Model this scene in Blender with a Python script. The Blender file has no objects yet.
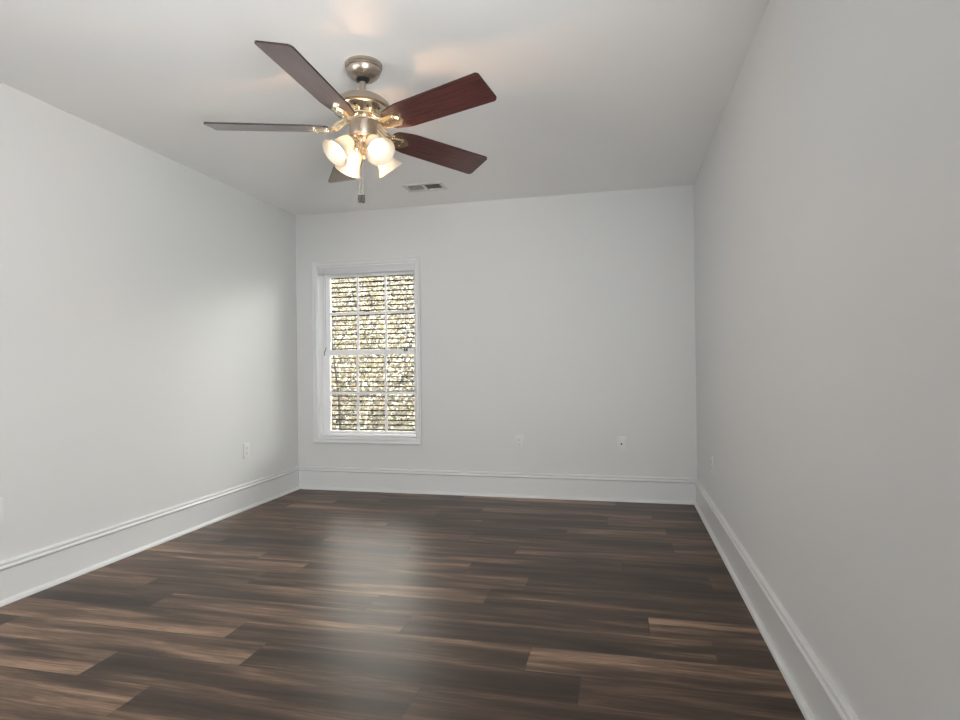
import bpy, bmesh, math, random
from mathutils import Vector, Matrix
random.seed(7)
PI = math.pi
SC = bpy.context.scene
COL = SC.collection

# ------------------------------------------------------------------ camera
XL, XR, YB, YF, HC = -2.8139, 0.5609, 4.7864, -1.30, 2.44     # room
def make_camera():
    f, yaw, pit, rol, cy, h = 592.875, -0.2325, 0.0032, -0.0126, 362.76, 1.0846
    fw = Vector((math.sin(yaw)*math.cos(pit), math.cos(yaw)*math.cos(pit), math.sin(pit)))
    rt = Vector((math.cos(yaw), -math.sin(yaw), 0))
    up = rt.cross(fw)
    r2 = rt*math.cos(rol) + up*math.sin(rol)
    u2 = up*math.cos(rol) - rt*math.sin(rol)
    cd = bpy.data.cameras.new('camera')
    cd.sensor_width = 36; cd.lens = f/960*36
    cd.shift_y = (cy-360)/960
    cd.clip_start = 0.02; cd.clip_end = 200
    c = bpy.data.objects.new('camera', cd); COL.objects.link(c)
    m = Matrix((r2, u2, -fw)).transposed().to_4x4()
    m.translation = (0, 0, h)
    c.matrix_world = m
    SC.camera = c
make_camera()

# ------------------------------------------------------------------ world, light, exposure
SC.view_settings.view_transform = 'Standard'
SC.view_settings.look = 'None'
SC.view_settings.exposure = -0.1
SC.view_settings.gamma = 1.0
SC.view_settings.use_curve_mapping = False
w = bpy.data.worlds.new('overcast_sky'); SC.world = w; w.use_nodes = True
bg = w.node_tree.nodes['Background']
bg.inputs[0].default_value = (1.0, 0.955, 0.89, 1); bg.inputs[1].default_value = 13.0

def area(name, loc, target, sx, sy, power, col=(1, 1, 1), spread=180):
    l = bpy.data.lights.new(name, 'AREA'); l.shape = 'RECTANGLE'
    l.size = sx; l.size_y = sy; l.energy = power; l.color = col; l.spread = math.radians(spread)
    o = bpy.data.objects.new(name, l); COL.objects.link(o)
    o.location = loc
    o.rotation_euler = (Vector(target)-Vector(loc)).to_track_quat('-Z', 'Y').to_euler()
    return o
# low hazy sun outside the back window, coming in from the right
sl = bpy.data.lights.new('hazy_sun', 'SUN'); sl.energy = 40.0; sl.angle = math.radians(95); sl.color = (1.0, .98, .95)
so = bpy.data.objects.new('hazy_sun', sl); COL.objects.link(so)
so.rotation_euler = Vector((-.80, -.57, -.23)).to_track_quat('-Z', 'Y').to_euler()
# added fill lamp at a made-up rear window, behind the camera
area('rear_fill_light', (-1.70, -1.25, 1.35), (.45, 4.1, 1.35), 1.9, 1.4, 44, (.975, .995, 1.0))
# added fill lamp in front of an invented right wall window, out of view
area('side_fill_light', (.54, .25, 1.45), (-2.8, 3.7, 1.6), .85, 1.28, 70, (.975, .995, 1.0), 110)
# a third, weaker fill lamp, added at an invented left wall window
area('left_fill_light', (-2.79, .85, 1.45), (.56, 4.3, 1.6), 1.1, 1.28, 9, (.975, .995, 1.0), 75)

# ------------------------------------------------------------------ helpers
def mat(name, color=(.8, .8, .8), rough=.5, metal=0.0, **kw):
    m = bpy.data.materials.new(name); m.use_nodes = True
    b = m.node_tree.nodes['Principled BSDF']
    b.inputs['Base Color'].default_value = (*color, 1)
    b.inputs['Roughness'].default_value = rough
    b.inputs['Metallic'].default_value = metal
    for k, v in kw.items():
        b.inputs[k.replace('_', ' ')].default_value = v
    return m
def nodes(m):
    t = m.node_tree
    return t, t.nodes, t.links, t.nodes['Principled BSDF']
def add_noise_bump(m, scale, strength, dist=.002, detail=3):
    t, n, l, b = nodes(m)
    tc = n.new('ShaderNodeTexCoord'); ns = n.new('ShaderNodeTexNoise'); bp = n.new('ShaderNodeBump')
    ns.inputs['Scale'].default_value = scale; ns.inputs['Detail'].default_value = detail
    bp.inputs['Strength'].default_value = strength; bp.inputs['Distance'].default_value = dist
    l.new(tc.outputs['Object'], ns.inputs['Vector']); l.new(ns.outputs['Fac'], bp.inputs['Height'])
    l.new(bp.outputs['Normal'], b.inputs['Normal'])

def link(name, bm, m, parent=None, smooth=False, angle=35):
    bmesh.ops.recalc_face_normals(bm, faces=bm.faces)
    me = bpy.data.meshes.new(name); bm.to_mesh(me); bm.free()
    if m is not None:
        for mm in (m if isinstance(m, (list, tuple)) else [m]): me.materials.append(mm)
    if smooth:
        for p in me.polygons: p.use_smooth = True
        me.set_sharp_from_angle(angle=math.radians(angle))
    o = bpy.data.objects.new(name, me); COL.objects.link(o)
    if parent: o.parent = parent
    return o
def tag(o, label=None, cat=None, group=None, kind=None):
    if label: o['label'] = label
    if cat: o['category'] = cat
    if group: o['group'] = group
    if kind: o['kind'] = kind
    return o
def empty(name, loc=(0, 0, 0), rot=(0, 0, 0)):
    o = bpy.data.objects.new(name, None); COL.objects.link(o)
    o.location = loc; o.rotation_euler = rot; o.empty_display_size = .1
    return o
def box(bm, a, b, mi=0, bevel=0):
    x0, y0, z0 = a; x1, y1, z1 = b
    v = [bm.verts.new(p) for p in ((x0,y0,z0),(x1,y0,z0),(x1,y1,z0),(x0,y1,z0),(x0,y0,z1),(x1,y0,z1),(x1,y1,z1),(x0,y1,z1))]
    fs = [bm.faces.new([v[i] for i in q]) for q in ((0,3,2,1),(4,5,6,7),(0,1,5,4),(1,2,6,5),(2,3,7,6),(3,0,4,7))]
    for f in fs: f.material_index = mi
    if bevel:
        es = list({e for f in fs for e in f.edges})
        bmesh.ops.bevel(bm, geom=es, offset=bevel, segments=2, affect='EDGES', profile=.5)
    return fs
def lathe(bm, prof, seg=48, M=None, cap0=False, cap1=False):
    rings = []
    for r, z in prof:
        ring = []
        for i in range(seg):
            a = 2*PI*i/seg
            p = Vector((r*math.cos(a), r*math.sin(a), z))
            ring.append(bm.verts.new(M @ p if M else p))
        rings.append(ring)
    for A, B in zip(rings, rings[1:]):
        for i in range(seg):
            j = (i+1) % seg
            bm.faces.new((A[i], A[j], B[j], B[i]))
    if cap0: bm.faces.new(rings[0])
    if cap1: bm.faces.new(rings[-1])
def tube(bm, pts, r, seg=8):
    pts = [Vector(p) for p in pts]; rings = []
    for i, p in enumerate(pts):
        d = (pts[min(i+1, len(pts)-1)] - pts[max(i-1, 0)]).normalized()
        a = Vector((0, 0, 1)) if abs(d.z) < .95 else Vector((1, 0, 0))
        u = d.cross(a).normalized(); v = d.cross(u)
        rr = r[i] if isinstance(r, (list, tuple)) else r
        rings.append([bm.verts.new(p + (u*math.cos(2*PI*k/seg) + v*math.sin(2*PI*k/seg))*rr) for k in range(seg)])
    for A, B in zip(rings, rings[1:]):
        for k in range(seg):
            j = (k+1) % seg
            bm.faces.new((A[k], A[j], B[j], B[k]))
    bm.faces.new(rings[0]); bm.faces.new(rings[-1])
def prism(bm, outline, z0, z1, M=None):
    A = [bm.verts.new((M @ Vector((x, y, z0))) if M else (x, y, z0)) for x, y in outline]
    B = [bm.verts.new((M @ Vector((x, y, z1))) if M else (x, y, z1)) for x, y in outline]
    bm.faces.new(A[::-1]); bm.faces.new(B)
    n = len(outline)
    for i in range(n):
        j = (i+1) % n
        bm.faces.new((A[i], A[j], B[j], B[i]))
def frame_sweep(bm, x0, x1, z0, z1, prof, M=None):
    """mitred picture frame in the xz plane; prof = (inset from the outer edge, projection towards -y)"""
    loops = []
    for ins, d in prof:
        ps = [(x0+ins, -d, z0+ins), (x1-ins, -d, z0+ins), (x1-ins, -d, z1-ins), (x0+ins, -d, z1-ins)]
        loops.append([bm.verts.new((M @ Vector(p)) if M else p) for p in ps])
    n = len(loops)
    for k in range(n):
        A, B = loops[k], loops[(k+1) % n]
        for i in range(4):
            j = (i+1) % 4
            bm.faces.new((A[i], A[j], B[j], B[i]))
def rounded(pts, rads, seg=6):
    out = []; n = len(pts)
    for i in range(n):
        p0, p, p1 = Vector(pts[i-1]), Vector(pts[i]), Vector(pts[(i+1) % n])
        r = rads[i]
        if r <= 0: out.append((p.x, p.y)); continue
        a = (p0-p).normalized(); b = (p1-p).normalized()
        ang = a.angle(b); t = r/math.tan(ang/2)
        c = p + (a+b).normalized()*(r/math.sin(ang/2))
        s, e = p+a*t-c, p+b*t-c
        a0 = math.atan2(s.y, s.x); a1 = math.atan2(e.y, e.x)
        da = (a1-a0+PI) % (2*PI) - PI
        for k in range(seg+1):
            th = a0+da*k/seg
            out.append((c.x+r*math.cos(th), c.y+r*math.sin(th)))
    return out

# ------------------------------------------------------------------ materials
M_wall = mat('grey_wall_paint', (.66, .662, .652), .62); add_noise_bump(M_wall, 260, .08, .001)
M_ceil = mat('ceiling_paint', (.93, .925, .91), .8); add_noise_bump(M_ceil, 180, .12, .001)
M_trim = mat('white_trim_paint', (.70, .705, .70), .28)
M_vinyl = mat('white_window_vinyl', (.90, .90, .91), .35)
M_blind = mat('blind_backlit_dark', (.020, .016, .010), .8, Specular_IOR_Level=0.0)  # white slats coloured near-black: their backlit darkness is put into the colour
M_blindw = mat('blind_rail_white', (.62, .62, .625), .4)
M_plate = mat('outlet_plastic', (.70, .70, .69), .35)
M_dark = mat('dark_void', (.012, .012, .012), .7)
M_nickel = mat('brushed_nickel', (.47, .405, .34), .28, 1.0)
M_chrome = mat('polished_nickel', (.88, .77, .58), .22, 1.0)
M_black = mat('black_plastic', (.01, .01, .01), .4)
M_vent = mat('vent_enamel', (.66, .66, .64), .5)

def brushed(m):
    t, n, l, b = nodes(m)
    tc = n.new('ShaderNodeTexCoord'); mp = n.new('ShaderNodeMapping'); ns = n.new('ShaderNodeTexNoise'); r = n.new('ShaderNodeMapRange')
    mp.inputs['Scale'].default_value = (40, 40, 900); ns.inputs['Scale'].default_value = 1
    r.inputs[3].default_value = .2; r.inputs[4].default_value = .42
    l.new(tc.outputs['Object'], mp.inputs[0]); l.new(mp.outputs[0], ns.inputs['Vector'])
    l.new(ns.outputs['Fac'], r.inputs[0]); l.new(r.outputs[0], b.inputs['Roughness'])
brushed(M_nickel)

def glass_mat():
    m = bpy.data.materials.new('window_glass'); m.use_nodes = True
    t = m.node_tree; t.nodes.clear()
    o = t.nodes.new('ShaderNodeOutputMaterial'); mx = t.nodes.new('ShaderNodeMixShader')
    tr = t.nodes.new('ShaderNodeBsdfTransparent'); gl = t.nodes.new('ShaderNodeBsdfGlossy'); fr = t.nodes.new('ShaderNodeFresnel')
    fr.inputs[0].default_value = 1.45; gl.inputs['Roughness'].default_value = .02
    tr.inputs[0].default_value = (.96, .98, .97, 1)
    t.links.new(fr.outputs[0], mx.inputs[0]); t.links.new(tr.outputs[0], mx.inputs[1]); t.links.new(gl.outputs[0], mx.inputs[2])
    t.links.new(mx.outputs[0], o.inputs[0])
    return m
M_glass = glass_mat()

def shade_mat():
    m = bpy.data.materials.new('frosted_shade_glass'); m.use_nodes = True
    t = m.node_tree; t.nodes.clear(); n = t.nodes; l = t.links
    o = n.new('ShaderNodeOutputMaterial'); mx = n.new('ShaderNodeMixShader'); mx2 = n.new('ShaderNodeMixShader')
    tl = n.new('ShaderNodeBsdfTranslucent'); df = n.new('ShaderNodeBsdfDiffuse'); gl = n.new('ShaderNodeBsdfGlossy')
    tl.inputs[0].default_value = (.94, .89, .80, 1); df.inputs[0].default_value = (.75, .73, .68, 1)
    gl.inputs['Roughness'].default_value = .2
    fr = n.new('ShaderNodeFresnel'); fr.inputs[0].default_value = 1.4
    mx.inputs[0].default_value = .38
    l.new(tl.outputs[0], mx.inputs[1]); l.new(df.outputs[0], mx.inputs[2])
    l.new(fr.outputs[0], mx2.inputs[0]); l.new(mx.outputs[0], mx2.inputs[1]); l.new(gl.outputs[0], mx2.inputs[2])
    l.new(mx2.outputs[0], o.inputs[0])
    return m
M_shade = shade_mat()
def emit_mat(name, col, s):
    m = bpy.data.materials.new(name); m.use_nodes = True
    t = m.node_tree; t.nodes.clear()
    o = t.nodes.new('ShaderNodeOutputMaterial'); e = t.nodes.new('ShaderNodeEmission')
    e.inputs[0].default_value = (*col, 1); e.inputs[1].default_value = s
    t.links.new(e.outputs[0], o.inputs[0]); return m
M_bulb = emit_mat('lit_bulb', (1.0, .68, .40), 170)

def blade_mat():
    m = mat('cherry_blade_veneer', (.1, .03, .02), .33)
    t, n, l, b = nodes(m)
    tc = n.new('ShaderNodeTexCoord'); mp = n.new('ShaderNodeMapping'); ns = n.new('ShaderNodeTexNoise'); cr = n.new('ShaderNodeValToRGB')
    mp.inputs['Scale'].default_value = (7, 150, 30); ns.inputs['Scale'].default_value = 1; ns.inputs['Detail'].default_value = 4
    cr.color_ramp.elements[0].position = .3; cr.color_ramp.elements[0].color = (.036, .012, .0125, 1)
    cr.color_ramp.elements[1].position = .75; cr.color_ramp.elements[1].color = (.135, .045, .039, 1)
    l.new(tc.outputs['Object'], mp.inputs[0]); l.new(mp.outputs[0], ns.inputs['Vector'])
    l.new(ns.outputs['Fac'], cr.inputs[0]); l.new(cr.outputs[0], b.inputs['Base Color'])
    b.inputs['Coat Weight'].default_value = 1.0; b.inputs['Coat Roughness'].default_value = .14
    return m
M_blade = blade_mat()
M_bedge = mat('blade_edge', (.016, .007, .006), .5)

def floor_mat():
    m = mat('dark_wood_plank', (.1, .07, .05), .36, Specular_IOR_Level=.30, Specular_Tint=(1, .93, .87, 1))
    t, n, l, b = nodes(m)
    uv = n.new('ShaderNodeUVMap'); uv.uv_map = 'plank_uv'
    at = n.new('ShaderNodeAttribute'); at.attribute_name = 'plank'
    sp = n.new('ShaderNodeSeparateColor'); l.new(at.outputs['Color'], sp.inputs[0])
    sx = n.new('ShaderNodeSeparateXYZ'); l.new(uv.outputs[0], sx.inputs[0])
    def mth(op, a, bb=None, c=None):
        x = n.new('ShaderNodeMath'); x.operation = op
        for i, v in enumerate((a, bb, c)):
            if v is None: continue
            if isinstance(v, (int, float)): x.inputs[i].default_value = v
            else: l.new(v, x.inputs[i])
        return x.outputs[0]
    tone, seed = sp.outputs[0], sp.outputs[1]
    U, V = sx.outputs[0], sx.outputs[1]
    def noise(su, sv, k, detail=3, rough=.55, dist=0.0):
        cx = n.new('ShaderNodeCombineXYZ')
        l.new(mth('MULTIPLY_ADD', U, su, mth('MULTIPLY', seed, 37.0+k)), cx.inputs[0])
        l.new(mth('MULTIPLY_ADD', V, sv, mth('MULTIPLY', seed, 91.0+k)), cx.inputs[1])
        l.new(mth('MULTIPLY', seed, 13.0), cx.inputs[2])
        ns = n.new('ShaderNodeTexNoise'); ns.inputs['Scale'].default_value = 1
        ns.inputs['Detail'].default_value = detail; ns.inputs['Roughness'].default_value = rough
        ns.inputs['Distortion'].default_value = dist
        l.new(cx.outputs[0], ns.inputs['Vector']); return ns.outputs['Fac']
    big = noise(1.1, 11.0, 1.0, 2, .5, .6)
    mid = noise(3.0, 60.0, 5.0, 5, .7, 1.2)
    fine = noise(14.0, 260.0, 9.0, 3, .6)
    v = mth('MULTIPLY_ADD', big, 1.15, mth('MULTIPLY', mid, .70))
    v = mth('MULTIPLY_ADD', fine, .22, v)
    v = mth('ADD', v, tone)                    # ~ .93 + tone
    v = mth('MULTIPLY_ADD', mth('SUBTRACT', v, 1.03), 1.5, .465)
    cr = n.new('ShaderNodeValToRGB'); e = cr.color_ramp.elements
    e[0].position = .05; e[0].color = (.024, .0145, .010, 1)
    e[1].position = .95; e[1].color = (.34, .215, .140, 1)
    x = e.new(.36); x.color = (.056, .035, .024, 1)
    x = e.new(.58); x.color = (.115, .070, .046, 1)
    x = e.new(.76); x.color = (.20, .130, .088, 1)
    l.new(v, cr.inputs[0])
    # knife-thin dark bevel lines round each plank
    lu = mth('MINIMUM', U, mth('SUBTRACT', 1.22, U))
    lv = mth('MINIMUM', V, mth('SUBTRACT', .182, V))
    ln = mth('LESS_THAN', mth('MINIMUM', lu, lv), .0012)
    mx = n.new('ShaderNodeMix'); mx.data_type = 'RGBA'
    l.new(mth('MULTIPLY', ln, .65), mx.inputs[0]); l.new(cr.outputs[0], mx.inputs[6])
    mx.inputs[7].default_value = (.016, .011, .009, 1)
    l.new(mx.outputs[2], b.inputs['Base Color'])
    rr = n.new('ShaderNodeMapRange'); rr.inputs[3].default_value = .30; rr.inputs[4].default_value = .46
    l.new(mid, rr.inputs[0]); l.new(rr.outputs[0], b.inputs['Roughness'])
    bp = n.new('ShaderNodeBump'); bp.inputs['Strength'].default_value = .12; bp.inputs['Distance'].default_value = .001
    l.new(fine, bp.inputs['Height']); l.new(bp.outputs[0], b.inputs['Normal'])
    return m
M_floor = floor_mat()

# ------------------------------------------------------------------ room shell
T = .16
def panel(axis, pos, thick, u0, u1, v0, v1, holes):
    """slab across axis at pos..pos+thick with rectangular holes (u0,u1,v0,v1) in its two other axes"""
    bm = bmesh.new()
    us = sorted({u0, u1, *[h[0] for h in holes], *[h[1] for h in holes]})
    vs = sorted({v0, v1, *[h[2] for h in holes], *[h[3] for h in holes]})
    for a, b in zip(us, us[1:]):
        for c, d in zip(vs, vs[1:]):
            cu, cv = (a+b)/2, (c+d)/2
            if any(h[0] < cu < h[1] and h[2] < cv < h[3] for h in holes): continue
            p0, p1 = sorted((pos, pos+thick))
            if axis == 0: box(bm, (p0, a, c), (p1, b, d))
            elif axis == 1: box(bm, (a, p0, c), (b, p1, d))
            else: box(bm, (a, c, p0), (b, d, p1))
    bmesh.ops.remove_doubles(bm, verts=bm.verts, dist=1e-5)
    seen = {}
    for f in bm.faces:
        k = tuple(sorted(v.index for v in f.verts)) if False else tuple(round(x, 4) for x in f.calc_center_median())
        seen.setdefault(k, []).append(f)
    bmesh.ops.delete(bm, geom=[f for g in seen.values() if len(g) > 1 for f in g], context='FACES_ONLY')
    return bm
WX0, WX1, WZ0, WZ1 = -2.612, -1.690, .455, 1.972          # window opening in the back wall
RW = (-2.70, -.70, .62, 2.08)                               # added rear window, unseen, frames a fill lamp
LW = (.25, 1.45, .78, 2.12)                                # added window for the left fill lamp, out of view
SW = (-.22, .72, .78, 2.12)                              # added window for the side fill lamp, in the right wall
VX0, VX1, VY0, VY1 = -1.562, -1.290, 4.222, 4.342          # hole for the ceiling register
o = link('wall_left', panel(0, XL, -T, YF-T, YB+T, 0, HC, [LW]), M_wall); tag(o, kind='structure')
o = link('wall_right', panel(0, XR, T, YF-T, YB+T, 0, HC, [SW]), M_wall); tag(o, kind='structure')
o = link('wall_back', panel(1, YB, T, XL, XR, 0, HC, [(WX0, WX1, WZ0, WZ1)]), M_wall); tag(o, kind='structure')
o = link('wall_rear', panel(1, YF, -T, XL, XR, 0, HC, [RW]), M_wall); tag(o, kind='structure')
o = link('ceiling', panel(2, HC, .2, XL-T, XR+T, YF-T, YB+T, [(VX0, VX1, VY0, VY1)]), M_ceil); tag(o, kind='structure')

# plank floor: one slab whose top is divided into planks, each with its own tone
def build_floor():
    bm = bmesh.new()
    uvl = bm.loops.layers.uv.new('plank_uv')
    cl = bm.loops.layers.float_color.new('plank')
    PW, PL, Y0 = .182, 1.22, 2.08
    ph = {-2: -1.89, -1: -.147, 0: -.345, 1: .33, 2: .10, 3: -.62, 4: -1.685, 5: -.805, 6: -.005, 7: -.605, 8: .285, 9: -.35, 10: -.95, 11: -.1, 12: .2, 13: -.68, 14: -.05}
    # tones of planks that stand out: (row, index of the seam to its left) -> tone
    tones = {(2, 0): .13, (2, -1): -.08, (-1, -1): -.16, (-1, 0): -.02, (0, 0): .07, (0, -1): -.03, (0, -2): .10, (1, -3): -.12, (1, -2): .05,
             (1, 0): -.04, (1, -1): -.06, (8, 0): .16, (8, -1): -.06, (5, 0): -.07, (5, -1): .03, (5, -2): .08, (5, -3): -.05, (6, 0): -.10, (6, -1): -.02,
             (-2, 0): -.05, (-2, -1): .12, (4, 0): -.05, (14, -1): .12, (14, 0): -.08, (3, 0): -.03, (3, -1): .05, (-1, -2): .06, (-2, 1): -.08}
    rnd = random.Random(11)
    r = math.floor((YF-Y0)/PW)
    while Y0+r*PW < YB:
        ya, yb = Y0+r*PW, Y0+(r+1)*PW
        off = ph.get(r, rnd.uniform(-.6, .6))
        k0 = math.floor((XL-off)/PL)
        for k in range(k0, k0+6):
            xa, xb = off+k*PL, off+(k+1)*PL
            t = rnd.gauss(0, .065); sd = rnd.random()
            t = tones.get((r, k), max(-.15, min(.15, t)))
            x0, x1 = max(xa, XL-.05), min(xb, XR+.05); y0, y1 = max(ya, YF-.05), min(yb, YB+.05)
            if x1-x0 < 1e-4 or y1-y0 < 1e-4: continue
            f = bm.faces.new([bm.verts.new(p) for p in ((x0,y0,0),(x1,y0,0),(x1,y1,0),(x0,y1,0))])
            for lp in f.loops:
                lp[uvl].uv = (lp.vert.co.x-xa, lp.vert.co.y-ya)
                lp[cl] = (t, sd, 0, 1)
        r += 1
    a, b, c, d = [bm.verts.new(p) for p in ((XL-T, YF-T, -.02), (XR+T, YF-T, -.02), (XR+T, YB+T, -.02), (XL-T, YB+T, -.02))]
    bm.faces.new((a, d, c, b))
    me_o = link('floor', bm, M_floor)
    for p in me_o.data.polygons:
        if p.normal.z < 0 and abs(p.center.z) < 1e-6: p.flip()
    tag(me_o, kind='structure')
build_floor()

# baseboards with a shoe moulding
BP = [(0, .02), (.014, .02), (.014, .157), (.018, .160), (.0215, .164), (.0225, .169), (.0205, .174), (.015, .1765), (.0135, .181), (.0165, .1845), (.0175, .189), (.0155, .195), (.008, .199), (0, .199)]
SP = [(0, 0), (.031, 0), (.031, .008), (.029, .014), (.024, .0195), (.017, .022), (0, .022)]
def moulding(prof, P, d, n, L):
    """along d from P for L, projecting along n; mitred at both ends"""
    bm = bmesh.new(); P, d, n = Vector(P), Vector(d), Vector(n)
    A = [bm.verts.new(P+d*p+n*p+Vector((0, 0, z))) for p, z in prof]
    B = [bm.verts.new(P+d*(L-p)+n*p+Vector((0, 0, z))) for p, z in prof]
    for i in range(len(prof)):
        j = (i+1) % len(prof)
        bm.faces.new((A[i], A[j], B[j], B[i]))
    return bm
for side, P, d, n, L in (('left', (XL, YF, 0), (0,1,0), (1,0,0), YB-YF), ('back', (XL, YB, 0), (1,0,0), (0,-1,0), XR-XL),
                         ('right', (XR, YB, 0), (0,-1,0), (-1,0,0), YB-YF), ('rear', (XR, YF, 0), (-1,0,0), (0,1,0), XR-XL)):
    b = link('baseboard_'+side, moulding(BP, P, d, n, L), M_trim, None, True, 30); tag(b, kind='structure')
    link('shoe_molding', moulding(SP, P, d, n, L), M_trim, b, True, 30)

# ------------------------------------------------------------------ windows
def window(name, M, x0, x1, z0, z1, cols, sl=.055, sr=.055, shade=False):
    """local frame: x along the wall, -y into the room, y outward"""
    root = empty(name); root.matrix_world = M; tag(root, kind='structure')
    cw = .050
    prof = [(0, 0), (0, .017), (.004, .021), (.012, .021), (.017, .016), (.031, .013), (.038, .016), (.045, .013), (cw, .009), (cw, 0)]
    bm = bmesh.new(); frame_sweep(bm, x0-cw+.006, x1+cw-.006, z0-cw+.006, z1+cw-.006, prof); link('casing', bm, M_trim, root, True, 25)
    bm = bmesh.new(); e = .001
    for a, b in (((x0, 0, z0), (x0+.012, .16, z1)), ((x1-.012, 0, z0), (x1, .16, z1)), ((x0+.012, 0, z1-.012), (x1-.012, .16, z1)), ((x0+.012, 0, z0), (x1-.012, .16, z0+.012))):
        box(bm, a, b)
    link('jamb', bm, M_vinyl, root)
    xa, xb, za, zb = x0+.012, x1-.012, z0+.012, z1-.012
    zm = (za+zb)/2 - .008
    for nm, s0, s1, yo in (('upper_sash', zm-.02, zb, .100), ('lower_sash', za, zm+.022, .078)):
        bm = bmesh.new()
        box(bm, (xa, yo, s0), (xa+sl, yo+.022, s1)); box(bm, (xb-sr, yo, s0), (xb, yo+.022, s1))
        tr = .078 if nm == 'upper_sash' else .042
        box(bm, (xa+sl, yo, s1-tr), (xb-sr, yo+.022, s1)); box(bm, (xa+sl, yo, s0), (xb-sr, yo+.022, s0+.044))
        s = link(nm, bm, M_vinyl, root)
        g0, g1, h0, h1 = xa+sl, xb-sr, s0+.044, s1-tr
        for k in range(1, cols):
            bm = bmesh.new(); x = g0+(g1-g0)*k/cols
            box(bm, (x-.0095, yo+.004, h0), (x+.0095, yo+.012, h1)); link('muntin', bm, M_vinyl, s)
        bm = bmesh.new(); z = (h0+h1)/2
        box(bm, (g0, yo+.0035, z-.0105), (g1, yo+.0125, z+.0105)); link('muntin', bm, M_vinyl, s)
        bm = bmesh.new(); box(bm, (g0-.005, yo+.013, h0-.005), (g1+.005, yo+.017, h1+.005)); link('glass_pane', bm, M_glass, s)
    if shade:                       # added opaque shade closing a made-up window, blocks sky light
        bm = bmesh.new(); box(bm, (x0+.013, .030, z0+.013), (x1-.013, .034, z1-.02)); link('light_block_shade', bm, M_blindw, root)
    return root
window('window_1', Matrix.Translation((0, YB, 0)), WX0, WX1, WZ0, WZ1, 3, .063, .036)
window('added_window_2', Matrix.Translation((0, YF, 0)) @ Matrix.Rotation(PI, 4, 'Z'), -RW[1], -RW[0], RW[2], RW[3], 4, shade=True)  # made-up window, like the next two, built round a fill lamp
window('added_window_3', Matrix.Translation((XR, 0, 0)) @ Matrix.Rotation(-PI/2, 4, 'Z'), -SW[1], -SW[0], SW[2], SW[3], 2, shade=True)

window('added_window_4', Matrix.Translation((XL, 0, 0)) @ Matrix.Rotation(PI/2, 4, 'Z'), LW[0], LW[1], LW[2], LW[3], 3, shade=True)

# horizontal blind in the back window, slats open
def build_blind():
    x0, x1 = WX0+.015, WX1-.015
    root = empty('window_blind', ((x0+x1)/2, YB+.035, WZ1-.012))
    tag(root, 'white horizontal blind with open slats hanging in the back wall window', 'blind')
    ox, oy, oz = root.location
    hw = (x1-x0)/2
    bm = bmesh.new(); box(bm, (-hw, -.030, -.064), (hw, -.018, 0), bevel=.003); link('valance', bm, M_blindw, root, True)
    bm = bmesh.new(); box(bm, (-hw+.004, -.016, -.042), (hw-.004, .030, -.001)); link('head_rail', bm, M_blindw, root)
    zbot = WZ0+.016-oz
    bm = bmesh.new(); box(bm, (-hw+.004, -.022, zbot), (hw-.004, .026, zbot+.022), bevel=.003); link('bottom_rail', bm, M_vinyl, root, True)
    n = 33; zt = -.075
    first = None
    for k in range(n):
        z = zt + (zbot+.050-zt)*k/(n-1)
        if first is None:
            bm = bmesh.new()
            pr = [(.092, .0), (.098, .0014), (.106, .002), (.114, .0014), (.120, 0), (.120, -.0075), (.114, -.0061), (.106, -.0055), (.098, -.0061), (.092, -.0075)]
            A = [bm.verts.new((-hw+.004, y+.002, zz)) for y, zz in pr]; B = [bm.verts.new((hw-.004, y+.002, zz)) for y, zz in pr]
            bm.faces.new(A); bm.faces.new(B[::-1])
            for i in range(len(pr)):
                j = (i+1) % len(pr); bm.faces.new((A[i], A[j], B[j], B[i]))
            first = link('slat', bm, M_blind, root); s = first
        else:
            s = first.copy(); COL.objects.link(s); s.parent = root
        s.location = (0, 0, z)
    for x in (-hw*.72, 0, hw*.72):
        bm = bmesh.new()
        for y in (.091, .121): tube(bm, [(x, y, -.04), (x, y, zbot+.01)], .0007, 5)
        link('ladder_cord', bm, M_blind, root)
    bm = bmesh.new(); tube(bm, [(-hw+.066, -.034, -.05), (-hw+.066, -.034, -.72)], .003, 8)
    wd = link('tilt_wand', bm, M_blindw, root, True)
    bm = bmesh.new(); tube(bm, [(-hw+.066, -.034, -.705), (-hw+.064, -.036, -.73), (-hw+.054, -.036, -.745), (-hw+.052, -.036, -.778)], .0035, 8)
    tag(link('wand_tip', bm, M_black, wd, True), 'dark hooked wand tip')
    for x in (hw-.088, hw-.070):
        bm = bmesh.new(); tube(bm, [(x, -.034, -.05), (x, -.034, -.725)], .0009, 5); c = link('lift_cord', bm, M_blindw, root)
        bm = bmesh.new(); lathe(bm, [(.002, .0), (.005, -.006), (.007, -.022), (.0075, -.030), (.003, -.032)], 12, Matrix.Translation((x, -.034, -.72)), True, True)
        tag(link('cord_tassel', bm, M_black, c, True), 'small black cord tassel')
build_blind()

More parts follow.
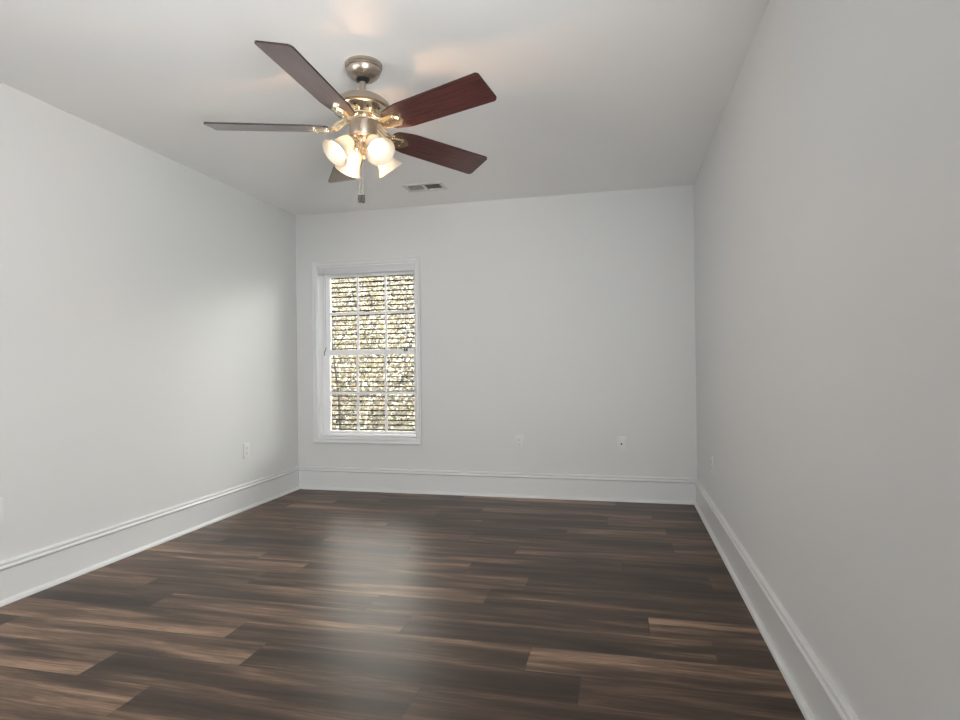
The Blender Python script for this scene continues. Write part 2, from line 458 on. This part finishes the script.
# ------------------------------------------------------------------ outside the window
def bank_z(x, y):
    if y < 6.2: return -.75
    t = y-6.2
    return -.75 + t*.36 + .10*math.sin(x*1.3+y*.7)*min(1, t)
M_bank = mat('leaf_litter_ground', (.3, .22, .14), .9)
def bank_material():
    t, n, l, b = nodes(M_bank)
    tc = n.new('ShaderNodeTexCoord'); vo = n.new('ShaderNodeTexVoronoi'); cr = n.new('ShaderNodeValToRGB')
    vo.inputs['Scale'].default_value = 16
    sp = n.new('ShaderNodeSeparateColor')
    l.new(tc.outputs['Object'], vo.inputs['Vector']); l.new(vo.outputs['Color'], sp.inputs[0]); l.new(sp.outputs[0], cr.inputs[0])
    e = cr.color_ramp.elements; cr.color_ramp.interpolation = 'CONSTANT'
    e[0].position = 0; e[0].color = (.008, .006, .004, 1); e[1].position = .25; e[1].color = (.03, .026, .014, 1)
    for p, c in ((.45, (.05, .042, .025)), (.65, (.066, .056, .042)), (.8, (.085, .08, .066)), (.9, (.026, .03, .015))):
        x = e.new(p); x.color = (*c, 1)
    l.new(cr.outputs[0], b.inputs['Base Color'])
bank_material()
def build_outside():
    bm = bmesh.new(); nx, ny = 44, 44
    g = [[bm.verts.new((-19+24*i/nx, 5.0+22*j/ny, bank_z(-19+24*i/nx, 5.0+22*j/ny))) for j in range(ny+1)] for i in range(nx+1)]
    for i in range(nx):
        for j in range(ny):
            bm.faces.new((g[i][j], g[i+1][j], g[i+1][j+1], g[i][j+1]))
    o = link('ground', bm, M_bank, None, True, 60); tag(o, kind='structure')
    cols = [(0.1215, 0.0945, 0.0567), (0.0999, 0.0729, 0.0324), (0.2160, 0.1958, 0.1553), (0.0405, 0.0459, 0.0189), (0.0540, 0.0351, 0.0189), (0.0081, 0.0061, 0.0041), (0.1418, 0.0999, 0.0729), (0.3645, 0.3510, 0.3105), (0.0648, 0.0621, 0.0324), (0.0041, 0.0034, 0.0027)]
    ms = [mat('autumn_leaf', c, .6) for c in cols]
    rnd = random.Random(3)
    def leaf(bm, p, s, mi):
        n = Vector((rnd.gauss(0, .6), -1.0+rnd.gauss(0, .4), .5+rnd.gauss(0, .5))).normalized()
        u = n.orthogonal().normalized(); u = Matrix.Rotation(rnd.uniform(0, 6.28), 3, n) @ u
        v = n.cross(u); d = n*s*.15
        vs = [bm.verts.new(p + q) for q in (u*s*.5, u*s*.12+v*s*.34+d, -u*s*.38+v*s*.2, -u*s*.5, -u*s*.38-v*s*.2, u*s*.12-v*s*.34+d)]
        f = bm.faces.new(vs); f.material_index = mi
    bm = bmesh.new()
    for _ in range(16000):
        y = 6.6 + rnd.random()**.75*17
        x = -2.13*y/4.8 + rnd.uniform(-1.15, 1.15)*(.4+y*.09)
        z = bank_z(x, y) + abs(rnd.gauss(0, .06))
        leaf(bm, Vector((x, y-.02, z+.02)), rnd.uniform(.035, .06)*(.4+y*.09), rnd.choices(range(10), (5, 5, 5, 2, 3, 6, 4, 5, 3, 6))[0])
    for _ in range(9000):
        y = rnd.uniform(8, 19)
        x = -2.13*y/4.8 + rnd.uniform(-1.1, 1.1)*(.4+y*.09)
        z = bank_z(x, y) + rnd.random()**1.4*1.3
        leaf(bm, Vector((x, y, z)), rnd.uniform(.03, .055)*(.4+y*.09), rnd.choices(range(10), (4, 5, 4, 4, 4, 7, 3, 5, 4, 6))[0])
    o = link('autumn_leaves', bm, ms); tag(o, 'tan and green autumn leaves covering the bank outside the window', 'leaves', kind='stuff')
    bark = mat('pale_bark', (.15, .145, .13), .8); dark = mat('dark_bark', (.012, .010, .008), .9)
    def sapling(x, y, lean, h, r, m, label):
        z = bank_z(x, y)
        t = empty('sapling', (x, y, z)); tag(t, label, 'sapling')
        bm = bmesh.new()
        tip = Vector((lean, 0, h))
        tube(bm, [(0, 0, -.05), tip*.35+Vector((.02, 0, 0)), tip*.7-Vector((.02, 0, 0)), tip], [r, r*.85, r*.6, r*.2], 8)
        link('trunk', bm, m, t, True, 60)
        for k in range(4):
            f = .4+.14*k; p = tip*f; a = rnd.uniform(.6, 1.1)*(-1 if k % 2 else 1)
            bm = bmesh.new(); tube(bm, [p, p+Vector((a*.18, -.05, .14)), p+Vector((a*.36, -.1, .34))], [r*.4, r*.3, r*.1], 6)
            link('branch', bm, m, t, True, 60)
        bm = bmesh.new()
        for _ in range(160):
            f = rnd.uniform(.45, 1.05)
            leaf(bm, tip*f+Vector((rnd.gauss(0, .22), rnd.gauss(0, .15), rnd.gauss(0, .12))), rnd.uniform(.04, .08), rnd.choice((0, 1, 3, 8, 4)))
        link('foliage', bm, ms, t)
    sapling(-3.55, 7.6, .42, 2.1, .013, bark, 'pale slender sapling leaning right, seen through the middle column of panes')
    sapling(-3.95, 7.9, -.15, 2.1, .020, dark, 'dark slender sapling seen through the left column of window panes')
build_outside()

# ------------------------------------------------------------------ wall plates
def plate(name, label, cat, loc, rz, kind='duplex', group=None):
    """local: -y faces the room"""
    t = empty(name, loc, (0, 0, rz)); tag(t, label, cat, group)
    bm = bmesh.new(); box(bm, (-.035, -.0075, -.0575), (.035, 0, .0575), bevel=.0018); link('cover_plate', bm, M_plate, t, True)
    if kind == 'duplex':
        for zz in (.0195, -.0195):
            bm = bmesh.new()
            pts = rounded([(-.0165, -.014), (.0165, -.014), (.0165, .014), (-.0165, .014)], [.009]*4, 5)
            prism(bm, pts, .0055, .0085, Matrix.Translation((0, 0, zz)) @ Matrix.Rotation(PI/2, 4, 'X'))
            r = link('receptacle', bm, M_plate, t)
            bm = bmesh.new()
            for x, h in ((-.0062, .0045), (.0062, .0037)): box(bm, (x-.0012, -.0089, zz+.002-h), (x+.0012, -.008, zz+.002+h))
            lathe(bm, [(.0022, -.0089+.0089), (.0022, .001)], 10, Matrix.Translation((0, -.0080, zz-.0085)) @ Matrix.Rotation(PI/2, 4, 'X'), True, True)
            tag(link('slots', bm, M_dark, r), 'dark plug slots')
        bm = bmesh.new(); lathe(bm, [(.003, 0), (.0026, .0012)], 12, Matrix.Translation((0, -.0063, 0)) @ Matrix.Rotation(PI/2, 4, 'X'), True, True)
        link('screw', bm, M_vent, t)
    elif kind == 'coax':
        bm = bmesh.new(); lathe(bm, [(.0075, 0), (.0075, .003), (.0048, .003), (.0048, .011)], 6, Matrix.Translation((0, -.0063, 0)) @ Matrix.Rotation(PI/2, 4, 'X'), True, True)
        c = link('cable_jack', bm, M_black, t); tag(c, 'dark round cable jack')
        for zz in (.042, -.042):
            bm = bmesh.new(); lathe(bm, [(.003, 0), (.0026, .0012)], 12, Matrix.Translation((0, -.0063, zz)) @ Matrix.Rotation(PI/2, 4, 'X'), True, True)
            link('screw', bm, M_vent, t)
    return t
plate('wall_outlet', 'white duplex outlet on the back wall, left of the cable jack plate', 'outlet', (-.811, YB, .449), 0)
plate('cable_plate', 'white wall plate with a dark cable jack on the back wall near the right corner', 'wall plate', (0.0, YB, .449), 0, 'coax')
plate('wall_outlet', 'white duplex outlet on the left wall near the window corner', 'outlet', (XL, 4.026, .446), PI/2)
plate('wall_outlet', 'white duplex outlet on the right wall, seen edge on', 'outlet', (XR, 3.985, .434), -PI/2)
plate('wall_outlet', 'white duplex outlet on the left wall cut off by the left photo edge', 'outlet', (XL, 2.141, .437), PI/2)

# ------------------------------------------------------------------ ceiling register
def build_vent():
    cx, cy = (VX0+VX1)/2, (VY0+VY1)/2
    t = empty('ceiling_vent', (cx, cy, HC)); tag(t, 'white rectangular air register in the ceiling near the back wall', 'air vent')
    hx, hy = .155, .089
    bm = bmesh.new()
    Mx = Matrix.Rotation(PI/2, 4, 'X')      # frame_sweep xz -> xy, projection -> down
    Mx = Matrix(((1,0,0,0), (0,0,1,0), (0,1,0,0), (0,0,0,1)))
    frame_sweep(bm, -hx, hx, -hy, hy, [(0, 0), (0, .004), (.006, .008), (.024, .007), (.030, .002), (.030, -.002)], Mx)
    box(bm, (-.010, -hy+.029, -.007), (.010, hy-.029, .002))
    link('frame', bm, M_vent, t)
    for x0, x1, ang in ((-hx+.030, -.010, .85), (.010, hx-.030, .32)):
        n = 5
        for k in range(n):
            y = -hy+.030 + (2*hy-.060)*(k+.5)/n
            bm = bmesh.new(); box(bm, (x0, -.009, -.0007), (x1, .009, .0007))
            s = link('louver', bm, M_vent, t); s.location = (0, y, .006); s.rotation_euler = (ang, 0, 0)
    bm = bmesh.new()
    a, b = (VX1-VX0)/2-.002, (VY1-VY0)/2-.002
    v = [bm.verts.new((x, y, z)) for z in (.0005, .16) for x, y in ((-a, -b), (a, -b), (a, b), (-a, b))]
    for q in ((0,1,5,4), (1,2,6,5), (2,3,7,6), (3,0,4,7), (4,5,6,7)): bm.faces.new([v[i] for i in q])
    link('duct', bm, M_dark, t)
build_vent()

# ------------------------------------------------------------------ ceiling fan
def build_fan():
    t = empty('ceiling_fan', (-1.106, 2.461, HC))
    tag(t, 'brushed nickel ceiling fan with five cherry blades and four lit glass shades', 'ceiling fan')
    TL = Matrix.Translation((0, 0, -.07)) @ Matrix.Rotation(-.0592, 4, 'X') @ Matrix.Translation((0, 0, .07))
    def part(name, bm, m, parent=t, M=TL, smooth=True, ang=35):
        o = link(name, bm, m, parent, smooth, ang)
        if M is not None: o.matrix_local = M
        return o
    bm = bmesh.new()
    lathe(bm, [(.085, 0), (.087, -.003), (.087, -.014), (.084, -.017), (.084, -.023), (.080, -.026), (.079, -.034), (.074, -.046), (.064, -.058), (.050, -.068), (.044, -.071), (.040, -.072), (.036, -.066), (.030, -.060)], 64, None, False, True)
    part('canopy', bm, M_nickel, M=Matrix.Translation((.001, .011, 0)) @ Matrix.Diagonal((.955, .955, 1, 1)))
    bm = bmesh.new(); lathe(bm, [(.010, -.055), (.026, -.060), (.031, -.068), (.030, -.076), (.022, -.084), (.013, -.087)], 32, None, True, True)
    tag(part('hanger_ball', bm, M_black), 'black hanger ball')
    bm = bmesh.new(); lathe(bm, [(.0145, -.08), (.0145, -.146), (.020, -.148), (.022, -.156), (.026, -.160)], 32, None, True, True); part('downrod', bm, M_nickel)
    bm = bmesh.new()
    lathe(bm, [(.018, -.154), (.045, -.156), (.080, -.164), (.106, -.177), (.123, -.193), (.130, -.208), (.131, -.218), (.127, -.222), (.120, -.224)], 72, None, True, True)
    part('motor_housing', bm, M_nickel)
    bm = bmesh.new()
    lathe(bm, [(.120, -.223), (.118, -.228), (.088, -.250), (.084, -.254), (.084, -.259), (.072, -.262)], 72, None, True, True)
    mc = part('motor_cover', bm, M_chrome)
    for k in range(12):
        a = 2*PI*k/12+.13
        bm = bmesh.new()
        sl = math.atan2(.022, .030)
        M2 = Matrix.Rotation(a, 4, 'Z') @ Matrix.Translation((.103, 0, -.2392)) @ Matrix.Rotation(PI-sl, 4, 'Y')
        prism(bm, [(-.008, -.007), (-.008, .007), (.007, 0)] if k % 2 else [(.008, -.007), (.008, .007), (-.007, 0)], -.0006, .0012, M2)
        v = part('vent_slot', bm, M_dark, mc, None, False)
    bm = bmesh.new()
    lathe(bm, [(.060, -.260), (.064, -.264), (.064, -.274), (.060, -.278), (.060, -.330), (.057, -.340), (.046, -.348), (.030, -.352)], 56, None, True, True)
    part('switch_housing', bm, M_nickel, M=Matrix.Translation((.005, .002, 0)) @ TL)
    bm = bmesh.new()
    lathe(bm, [(.034, -.350), (.036, -.357), (.034, -.372), (.024, -.382), (.016, -.392), (.018, -.402), (.018, -.412), (.011, -.420), (.012, -.428), (.006, -.436), (.001, -.438)], 40, None, True, True)
    part('light_fitter', bm, M_chrome, M=Matrix.Translation((.008, .003, 0)) @ TL)
    # blades and their irons
    ph, pit, ZB = 4.67595, -.2592, -.302
    b0 = i0 = None
    for k in range(5):
        a = ph - k*2*PI/5
        MM = TL @ Matrix.Translation((0, 0, ZB)) @ Matrix.Rotation(a, 4, 'Z') @ Matrix.Rotation(pit, 4, 'X')
        if b0 is None:
            ol = rounded([(.145, -.050), (.240, -.070), (.666, -.0775), (.666, .0775), (.240, .070), (.145, .050)], [.035, .2, .015, .018, .2, .035], 8)
            bm = bmesh.new(); prism(bm, ol, -.0035, .0035); bm.normal_update()
            for f in bm.faces:
                if abs(f.normal.z) < .5: f.material_index = 1
            b0 = link('blade', bm, [M_blade, M_bedge], t); b = b0
            bm = bmesh.new()
            # shield plate under the blade
            ol = rounded([(.120, -.014), (.150, -.032), (.205, -.036), (.235, -.012), (.235, .012), (.205, .036), (.150, .032), (.120, .014)], [.006, .012, .012, .008, .008, .012, .012, .006], 5)
            prism(bm, ol, -.0115, -.0036)
            ol = rounded([(.140, -.018), (.200, -.024), (.222, 0), (.200, .024), (.140, .018)], [.006]*5, 4)
            prism(bm, ol, -.0165, -.0110)
            for x, y in ((.160, 0), (.196, .013), (.196, -.013)):
                lathe(bm, [(.0045, -.0185), (.0052, -.0160)], 10, Matrix.Translation((x, y, 0)), True, True)
            # two curved arms running in to the motor
            Mi = Matrix.Rotation(-pit, 4, 'X')
            for s in (-1, 1):
                tube(bm, [Mi @ Vector((.062, s*.018, .036)), Mi @ Vector((.085, s*.020, .030)), Mi @ Vector((.108, s*.026, .010)), Vector((.126, s*.022, -.002)), Vector((.150, s*.016, -.008))], [.007, .008, .008, .008, .006], 8)
            tube(bm, [Mi @ Vector((.066, 0, .034)), Mi @ Vector((.092, 0, .020)), Vector((.125, 0, -.006))], [.005, .005, .005], 8)
            i0 = link('blade_iron', bm, M_chrome, t, True, 40); ir = i0
        else:
            b = b0.copy(); COL.objects.link(b); b.parent = t
            ir = i0.copy(); COL.objects.link(ir); ir.parent = t
        b.matrix_local = MM; ir.matrix_local = MM
    # four lamp arms with bell shades
    s0 = None
    for k, adeg in enumerate((-60, -150, 120, 30)):
        a = math.radians(adeg) + .40          # measured from the picture's right, turned to the room
        a = math.radians(adeg) + math.atan2(.41, .91)
        MA = Matrix.Translation((.009, .004, 0)) @ TL @ Matrix.Rotation(a, 4, 'Z')
        NK = Vector((.062, 0, -.364)); d = Vector((.68, 0, -.73)).normalized()
        q = d.to_track_quat('Z', 'Y').to_matrix().to_4x4()
        MS = MA @ Matrix.Translation(NK) @ q
        if s0 is None:
            bm = bmesh.new()
            tube(bm, [(.022, 0, -.362), (.038, 0, -.350), (.052, 0, -.353), (.064, 0, -.366)], .0075, 10)
            a0 = link('lamp_arm', bm, M_chrome, t, True)
            bm = bmesh.new(); lathe(bm, [(.010, -.006), (.022, -.004), (.026, .004), (.027, .018), (.0245, .022)], 32, None, True, True)
            h0 = link('shade_holder', bm, M_chrome, t, True)
            bm = bmesh.new()
            po = [(.026, .012), (.031, .022), (.036, .036), (.039, .052), (.0415, .070), (.046, .086), (.053, .100), (.0635, .114), (.0655, .1165)]
            pi_ = [(r-.003, z+.0005) for r, z in po[::-1]]
            lathe(bm, po+pi_, 48)
            s0 = link('lamp_shade', bm, M_shade, t, True, 60)
            bm = bmesh.new(); lathe(bm, [(.008, .012), (.008, .026), (.012, .038), (.0145, .048), (.0135, .056), (.009, .062), (.002, .064)], 20, None, True, True)
            l0 = link('light_bulb', bm, M_bulb, s0, True)
            aa, hh, ss = a0, h0, s0
        else:
            aa = a0.copy(); hh = h0.copy(); ss = s0.copy(); bb = l0.copy()
            for x in (aa, hh, ss): COL.objects.link(x); x.parent = t
            COL.objects.link(bb); bb.parent = ss
        aa.matrix_local = MA; hh.matrix_local = MS; ss.matrix_local = MS
    for k in range(5):                # added point lights, unseen, for a warm upward glow between the shades
        gl = bpy.data.lights.new('added_upglow', 'POINT'); gl.energy = .85; gl.color = (1.0, .52, .24); gl.shadow_soft_size = 0
        go = bpy.data.objects.new('added_upglow', gl); COL.objects.link(go); go.parent = t
        go.location = (.008+0.012*math.cos(k*1.257), -.020+0.012*math.sin(k*1.257), -.465)
    M_fob = mat('grey_pull_fob', (.05, .047, .044), .5)
    for x, zb in ((.007, -.603), (.022, -.606)):
        bm = bmesh.new(); z = -.325
        tube(bm, [(x, -.052, z), (x, -.060, z-.010), (x, -.060, zb)], .0007, 6)
        zz = z-.012
        while zz > zb:
            bmesh.ops.create_icosphere(bm, subdivisions=1, radius=.0012, matrix=Matrix.Translation((x, -.060, zz))); zz -= .006
        c = part('pull_chain', bm, M_nickel, M=None)
        bm = bmesh.new(); lathe(bm, [(.003, 0), (.0075, -.004), (.0085, -.020), (.0078, -.034), (.003, -.038)], 16, Matrix.Translation((x, -.060, zb)), True, True)
        tag(part('pull_fob', bm, M_fob, c, None), 'dark grey pull fob')
build_fan()
